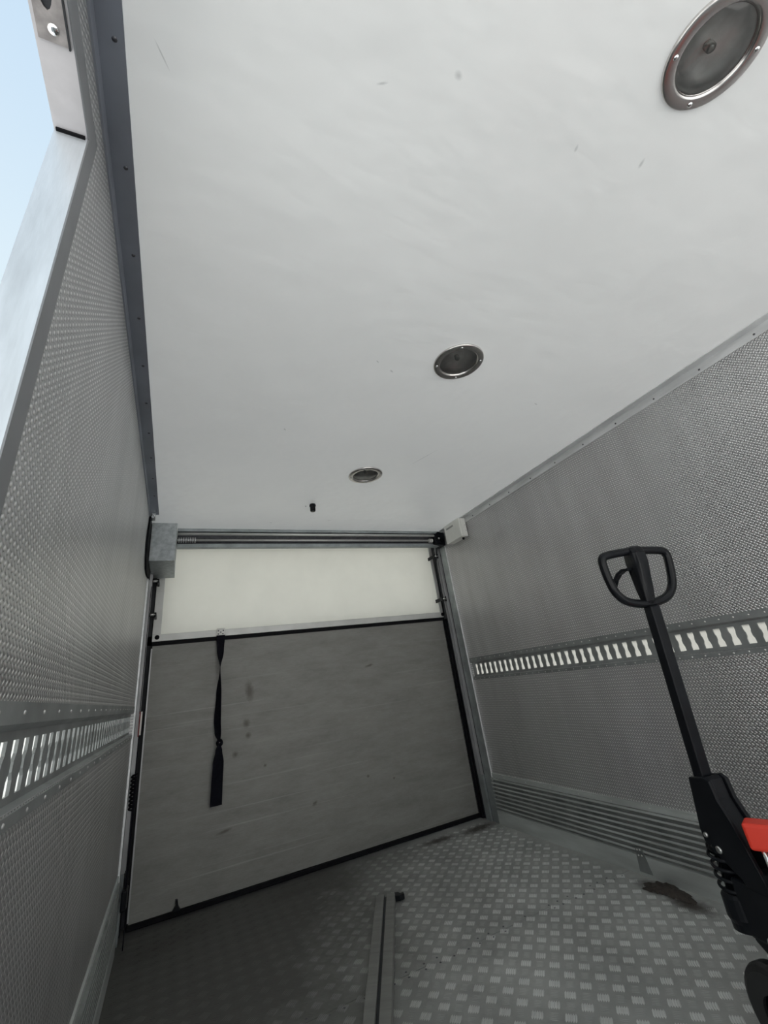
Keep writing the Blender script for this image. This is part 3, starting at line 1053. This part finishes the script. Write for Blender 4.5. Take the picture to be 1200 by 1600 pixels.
# ---- pale grey junction box at the upper right corner
jb = thing('junction_box', 'pale grey plastic junction box at the upper right, beside the door shaft', 'box', (1.968, -0.225, 1.692))
bm = bmesh.new()
box(bm, 1.952, W - 0.0038, -0.320, -0.128, 1.692, H - 0.0042)
at(jb.location, bm)
obj('box_body', bm, MAT['greyplastic'], jb, bevel=0.006)
bm = bmesh.new()
box(bm, 1.936, 1.9505, -0.322, -0.126, 1.690, H - 0.0042)
at(jb.location, bm)
lid = obj('box_lid', bm, MAT['greyplastic'], jb, bevel=0.004)
bm = bmesh.new()
box(bm, 1.9352, 1.9361, -0.245, -0.155, 1.790, 1.803)
at(jb.location, bm)
obj('printed_strip', bm, MAT['greyprint'], lid)
bm = bmesh.new()
lathe(bm, [(0.009, 0), (0.009, -0.006), (0.007, -0.006), (0.007, -0.014), (0, -0.014)], (1.974, -0.285, 1.692), (0, 0, 1), 14)
at(jb.location, bm)
obj('cable_gland', bm, MAT['rubber'], jb, smooth=False)
for z in (1.735, 1.775):
    bm = bmesh.new()
    dome(bm, (1.985, -0.320, z), (0, -1, 0), 0.003, 0.0015, 8)
    at(jb.location, bm)
    obj('cover_screw', bm, MAT['greyprint'], jb)

# ---- small black stop hanging from the ceiling near the door
cs = thing('ceiling_stop', 'small black stub fixed to the ceiling near the white door', 'stopper', (0.842, -0.448, H))
bm = bmesh.new()
lathe(bm, [(0.0, 0.0), (0.017, 0.0), (0.019, -0.006), (0.019, -0.012), (0.016, -0.014), (0.0155, -0.040), (0.013, -0.044), (0.0, -0.045)], (0, 0, 0), (0, 0, 1), 18)
obj('stub', bm, MAT['plastic'], cs, smooth=False)
bm = bmesh.new()
dome(bm, (-0.032, 0.030, 0), (0, 0, -1), 0.004, 0.002, 8)
obj('screw', bm, MAT['screw'], cs)

# ---- three round ceiling lamps
def lamp(x, y, label):
    t = thing('ceiling_lamp', label, 'lamp', (x, y, H), group='round ceiling lamps in a row')
    bm = bmesh.new()
    lathe(bm, [(0.0885, 0.0), (0.0885, -0.004), (0.0870, -0.0062), (0.0845, -0.0072), (0.0700, -0.0078), (0.0670, -0.0068), (0.0648, -0.003), (0.0635, 0.001), (0.0635, 0.0)], (0, 0, 0), (0, 0, 1), 48)
    obj('ring', bm, MAT['lampring'], t, smooth=True)
    bm = bmesh.new()
    lathe(bm, [(0.0645, 0.0), (0.064, 0.006), (0.058, 0.015), (0.046, 0.022), (0.030, 0.0265), (0.016, 0.0285), (0.0, 0.029)], (0, 0, 0), (0, 0, 1), 40)
    obj('reflector', bm, MAT['bowl'], t, smooth=True)
    bm = bmesh.new()
    lathe(bm, [(0.0, 0.010), (0.006, 0.0105), (0.0085, 0.014), (0.0085, 0.028), (0.0, 0.028)], (0, 0, 0), (0, 0, 1), 16)
    obj('bulb', bm, MAT['bulb'], t, smooth=True)
    bm = bmesh.new()
    lathe(bm, [(0.0640, -0.0015), (0.058, -0.004), (0.045, -0.0075), (0.028, -0.0098), (0.012, -0.0108), (0.0, -0.011)], (0, 0, 0), (0, 0, 1), 40)
    obj('lens', bm, MAT['glass'], t, smooth=True)
    for k in range(4):
        a = PI / 4 + 0.35 + k * PI / 2
        bm = bmesh.new()
        dome(bm, (0.077 * math.cos(a), 0.077 * math.sin(a), -0.008), (0, 0, -1), 0.0048, 0.003, 10)
        obj('screw', bm, MAT['chrome'], t, smooth=True)
    return t
lamp(1.014, -2.607, 'round chrome ceiling lamp cut by the upper right edge, nearest of three')
lamp(1.012, -1.742, 'round chrome ceiling lamp in the middle of the row of three')
lamp(1.013, -0.857, 'round chrome ceiling lamp nearest the white door panel')

# ---- aluminium load bar lying on the floor
lb = thing('load_bar', 'grey aluminium load bar with a groove lying slantwise on the floor', 'bar', (1.060, -0.395, 0.0), 0)
dirv = Vector((0.7301 - 1.0585, -1.0774 + 0.4053, 0)).normalized()
lb.rotation_euler = (0, 0, math.atan2(dirv.y, dirv.x))
LL = 1.75
bm = bmesh.new()
prof = [(-0.041, 0.0025), (0.041, 0.0025), (0.041, 0.028), (0.039, 0.030), (0.006, 0.030), (0.0055, 0.019), (-0.0055, 0.019), (-0.006, 0.030), (-0.039, 0.030), (-0.041, 0.028)]
prism(bm, prof, lambda a, b, x: (x, a, b), 0.0, LL)
obj('beam', bm, MAT['bar'], lb)
bm = bmesh.new()
box(bm, 0.001, LL - 0.001, -0.0052, 0.0052, 0.0190, 0.0198)
obj('groove_liner', bm, MAT['dark'], lb)
bm = bmesh.new()
prism(bm, [(-0.026, 0.035), (0.012, 0.038), (0.014, 0.060), (0.002, 0.082), (-0.020, 0.078), (-0.014, 0.064), (-0.026, 0.055)], lambda a, b, z: (a, b, z), 0.004, 0.022)
obj('end_hook', bm, MAT['blackpaint'], lb, bevel=0.003)

# ================================================================== PALLET TRUCK
TH = math.radians(-15)
pt = thing('pallet_truck', 'red pallet truck with an upright black tow bar by the right wall', 'pallet truck', (1.536, -1.66, 0.0), TH)
SB = Vector((0, 0, 0.4211))
SS = Vector((0, -0.1175, 0.9931)).normalized()
MM = Vector((0, SS.z, -SS.y))
XX = Vector((1, 0, 0))
def L(l, m, s):
    return SB + XX * l + MM * m + SS * s
def pm(nm, m, parent=None, smooth=False, bevel=0.0, seg=2):
    def run(fn):
        bm = bmesh.new()
        fn(bm)
        return obj(nm, bm, m, parent or pt, smooth, bevel, seg)
    return run
MC = -0.030     # centre line of the tow bar across its depth
def lbox(bm, l0, l1, m0, m1, s0, s1):
    v = [bm.verts.new(L(*p)) for p in ((l0, m0, s0), (l1, m0, s0), (l1, m1, s0), (l0, m1, s0), (l0, m0, s1), (l1, m0, s1), (l1, m1, s1), (l0, m1, s1))]
    for f in ((0, 3, 2, 1), (4, 5, 6, 7), (0, 1, 5, 4), (1, 2, 6, 5), (2, 3, 7, 6), (3, 0, 4, 7)):
        bm.faces.new([v[i] for i in f])
# tow bar: square tube
pm('tow_bar', MAT['blackpaint'], bevel=0.004)(lambda bm: lbox(bm, -0.022, 0.012, MC - 0.016, MC + 0.016, 0.02, 0.552))
# grip loop: rounded D with a slightly bowed top bar
def loop(bm):
    key = [(-0.108, 0.7155), (-0.1235, 0.7045), (-0.1255, 0.684), (-0.1195, 0.640), (-0.108, 0.604), (-0.083, 0.577), (-0.045, 0.564), (0.0, 0.560),
           (0.045, 0.564), (0.083, 0.577), (0.108, 0.604), (0.1195, 0.640), (0.1255, 0.684), (0.1235, 0.7045), (0.108, 0.7155), (0.05, 0.7215), (0.0, 0.7235), (-0.05, 0.7215)]
    n = len(key)
    P = []
    for i in range(n):
        p0, p1, p2, p3 = (Vector(key[(i + j - 1) % n]) for j in range(4))
        for k in range(4):
            t = k / 4
            q = 0.5 * ((2 * p1) + (-p0 + p2) * t + (2 * p0 - 5 * p1 + 4 * p2 - p3) * t * t + (-p0 + 3 * p1 - 3 * p2 + p3) * t ** 3)
            P.append(L(q.x * 0.95 - 0.012, MC, q.y))
    tube(bm, P, 0.0128, 14, closed=True)
pm('grip_loop', MAT['plastic'], smooth=True)(loop)
# stem inside the loop: wider moulded column
def column(bm):
    prev = None
    st = [(0.552, 0.011, 0.010), (0.568, 0.017, 0.016), (0.60, 0.020, 0.022), (0.65, 0.0225, 0.027), (0.685, 0.0245, 0.032), (0.715, 0.025, 0.029), (0.733, 0.023, 0.020), (0.738, 0.016, 0.012)]
    for s, a, b in st:
        ring = []
        for k in range(16):
            t = 2 * PI * (k + 0.5) / 16
            cx, sx = math.cos(t), math.sin(t)
            f = (abs(cx) ** 5 + abs(sx) ** 5) ** (-1 / 5)
            ring.append(bm.verts.new(L(-0.010 + a * cx * f, MC + b * sx * f, s)))
        if prev:
            for k in range(16):
                bm.faces.new((prev[k], prev[(k + 1) % 16], ring[(k + 1) % 16], ring[k]))
        else:
            bm.faces.new(ring)
        prev = ring
    bm.faces.new(prev)
pm('grip_column', MAT['plastic'], smooth=False, bevel=0.002)(column)
# release lever: curved tongue on the operator's side
def lever(bm):
    P = [(0.004, 0.668), (0.028, 0.668), (0.046, 0.658), (0.060, 0.640), (0.068, 0.616)]
    prev = None
    for i, (m, s) in enumerate(P):
        w = 0.012 - 0.001 * i
        d0 = Vector(P[min(i + 1, 4)]) - Vector(P[max(i - 1, 0)])
        d0.normalize()
        nx, ny = -d0.y * 0.0045, d0.x * 0.0045
        ring = [bm.verts.new(L(-0.034 - i * 0.007 + e * w, MC + m + f * nx, s + f * ny)) for e, f in ((-1, -1), (1, -1), (1, 1), (-1, 1))]
        if prev:
            for k in range(4):
                bm.faces.new((prev[k], prev[(k + 1) % 4], ring[(k + 1) % 4], ring[k]))
        else:
            bm.faces.new(ring)
        prev = ring
    bm.faces.new(prev)
pm('release_lever', MAT['plastic'], bevel=0.002)(lever)
# forked bracket that clasps the foot of the tow bar and bends back to the pump
def cheek(l0, l1):
    pts = [(-0.006, 0.092), (-0.056, 0.106), (-0.074, 0.100), (-0.082, 0.060), (-0.105, 0.020), (-0.128, -0.030), (-0.150, -0.085), (-0.150, -0.130),
           (-0.120, -0.150), (-0.085, -0.105), (-0.045, -0.085), (-0.018, -0.075), (0.002, -0.058), (0.006, -0.030), (0.000, 0.03)]
    def fn(bm):
        prism(bm, pts, lambda a, b, l: L(l, a, b), l0, l1)
    return fn
pm('bracket_cheek', MAT['blackpaint'], bevel=0.003)(cheek(-0.033, -0.0205))
pm('bracket_cheek', MAT['blackpaint'], bevel=0.003)(cheek(0.0205, 0.033))
pm('bracket_web', MAT['blackpaint'], bevel=0.003)(lambda bm: prism(bm, [(-0.052, 0.105), (-0.066, 0.100), (-0.074, 0.058), (-0.097, 0.016), (-0.120, -0.034), (-0.108, -0.040), (-0.08, 0.010), (-0.058, 0.050)], lambda a, b, l: L(l, a, b), -0.0205, 0.0205))
for (m, s, r) in ((-0.012, -0.040, 0.0062), (-0.042, -0.062, 0.0088)):
    def bolt(bm, m=m, s=s, r=r):
        o_ = L(-0.033, m, s)
        lathe(bm, [(0, 0.005), (r * 0.7, 0.005), (r, 0.0025), (r, 0)], o_, (-1, 0, 0), 16)
    pm('bolt', MAT['steel'], smooth=True)(bolt)
def knob(bm):
    lathe(bm, [(0, 0.03), (0.012, 0.03), (0.017, 0.02), (0.017, -0.02), (0.012, -0.03), (0, -0.03)], L(0, -0.006, -0.072), (1, 0, 0), 18)
pm('roller_pin', MAT['blackpaint'], smooth=True)(knob)
# pump: cylinder, spring, piston rod
PX_, PY_ = -0.012, -0.012
def spring(bm):
    P = []
    for k in range(160):
        t = k / 159
        a = 2 * PI * 5.5 * t
        P.append((PX_ + 0.031 * math.cos(a), PY_ + 0.031 * math.sin(a), 0.345 - 0.115 * t))
    tube(bm, P, 0.0042, 8)
pm('return_spring', MAT['blackpaint'], smooth=True)(spring)
pm('pump_plunger', MAT['plastic'], smooth=True)(lambda bm: lathe(bm, [(0, 0.362), (0.020, 0.362), (0.026, 0.352), (0.026, 0.340), (0.019, 0.338), (0.019, 0.22), (0, 0.22)], (PX_, PY_, 0), (0, 0, 1), 24))
def casting(bm):
    lathe(bm, [(0, 0.262), (0.030, 0.262), (0.036, 0.254), (0.038, 0.215), (0.034, 0.205), (0.034, 0.190), (0, 0.190)], (PX_, PY_, 0), (0, 0, 1), 24)
pm('pump_collar', MAT['blackpaint'], smooth=False)(casting)
pm('pump_block', MAT['blackpaint'], bevel=0.008)(lambda bm: box(bm, -0.034, 0.034, -0.155, -0.030, 0.185, 0.300))
pm('steering_head', MAT['blackpaint'], bevel=0.006)(lambda bm: prism(bm, [(-0.040, 0.235), (-0.155, 0.24), (-0.165, 0.16), (-0.130, 0.075), (-0.100, 0.075), (-0.065, 0.160), (-0.035, 0.180)], lambda a, b, l: (l, a, b), -0.030, 0.030))
def nut(bm):
    lathe(bm, [(0, 0.008), (0.009, 0.008), (0.011, 0)], (-0.034, -0.098, 0.200), (-1, 0, 0), 6)
pm('pump_valve', MAT['steel'])(nut)
pm('ram_cylinder', MAT['blackpaint'], smooth=True)(lambda bm: lathe(bm, [(0, 0.335), (0.020, 0.335), (0.030, 0.330), (0.034, 0.18), (0.034, 0.12), (0, 0.12)], (0, -0.135, 0), (0, 0, 1), 24))
pm('piston_rod', MAT['chrome'], smooth=True)(lambda bm: tube(bm, [(-0.030, -0.172, 0.30), (-0.030, -0.172, 0.395)], 0.0052, 12))
# steering wheels
for s_ in (-1, 1):
    def wheel(bm, s_=s_):
        lathe(bm, [(0.040, -0.025), (0.076, -0.025), (0.086, -0.020), (0.090, -0.010), (0.090, 0.010), (0.086, 0.020), (0.076, 0.025), (0.040, 0.025), (0.040, -0.025)], (s_ * 0.075, -0.115, 0.0905), (1, 0, 0), 40)
    w = pm('steering_wheel', MAT['tyre'], smooth=False, bevel=0.002)(wheel)
    def hub(bm, s_=s_):
        lathe(bm, [(0, -0.021), (0.012, -0.021), (0.012, -0.016), (0.030, -0.012), (0.040, -0.018), (0.040, 0.018), (0.030, 0.012), (0.012, 0.016), (0.012, 0.021), (0, 0.021)], (s_ * 0.075, -0.115, 0.0905), (1, 0, 0), 28)
    pm('wheel_hub', MAT['plastic'], parent=w, smooth=True)(hub)
pm('axle', MAT['steel'], smooth=True)(lambda bm: tube(bm, [(-0.1, -0.115, 0.0905), (0.1, -0.115, 0.0905)], 0.009, 12))
# red chassis, steered away from the tow bar's heading
CU, CW = Vector((0.574, -0.819, 0)), Vector((0.819, 0.574, 0))
C0 = Vector((0, -0.135, 0))
def cbox(bm, o, u0, u1, w0, w1, z0, z1):
    v = [bm.verts.new(o + CU * u + CW * w + Vector((0, 0, z))) for u, w, z in ((u0, w0, z0), (u1, w0, z0), (u1, w1, z0), (u0, w1, z0), (u0, w0, z1), (u1, w0, z1), (u1, w1, z1), (u0, w1, z1))]
    for f in ((0, 3, 2, 1), (4, 5, 6, 7), (0, 1, 5, 4), (1, 2, 6, 5), (2, 3, 7, 6), (3, 0, 4, 7)):
        bm.faces.new([v[i] for i in f])
pm('chassis_head', MAT['red'], bevel=0.007, seg=3)(lambda bm: cbox(bm, Vector((-0.051, -0.157, 0)), 0.0, 0.20, 0.0, 0.052, 0.388, 0.442))
pm('chassis_plate', MAT['red'], bevel=0.006)(lambda bm: cbox(bm, C0, 0.12, 0.16, -0.15, 0.15, 0.10, 0.385))
for s_ in (-1, 1):
    f = pm('fork', MAT['red'], bevel=0.006)(lambda bm, s_=s_: cbox(bm, C0, 0.14, 0.90, s_ * 0.125 - 0.058, s_ * 0.125 + 0.058, 0.055, 0.100))
    pm('load_roller', MAT['tyre'], parent=f)(lambda bm, s_=s_: lathe(bm, [(0, -0.035), (0.034, -0.035), (0.037, -0.03), (0.037, 0.03), (0.034, 0.035), (0, 0.035)], C0 + CU * 0.80 + CW * (s_ * 0.125) + Vector((0, 0, 0.0375)), CW, 20))
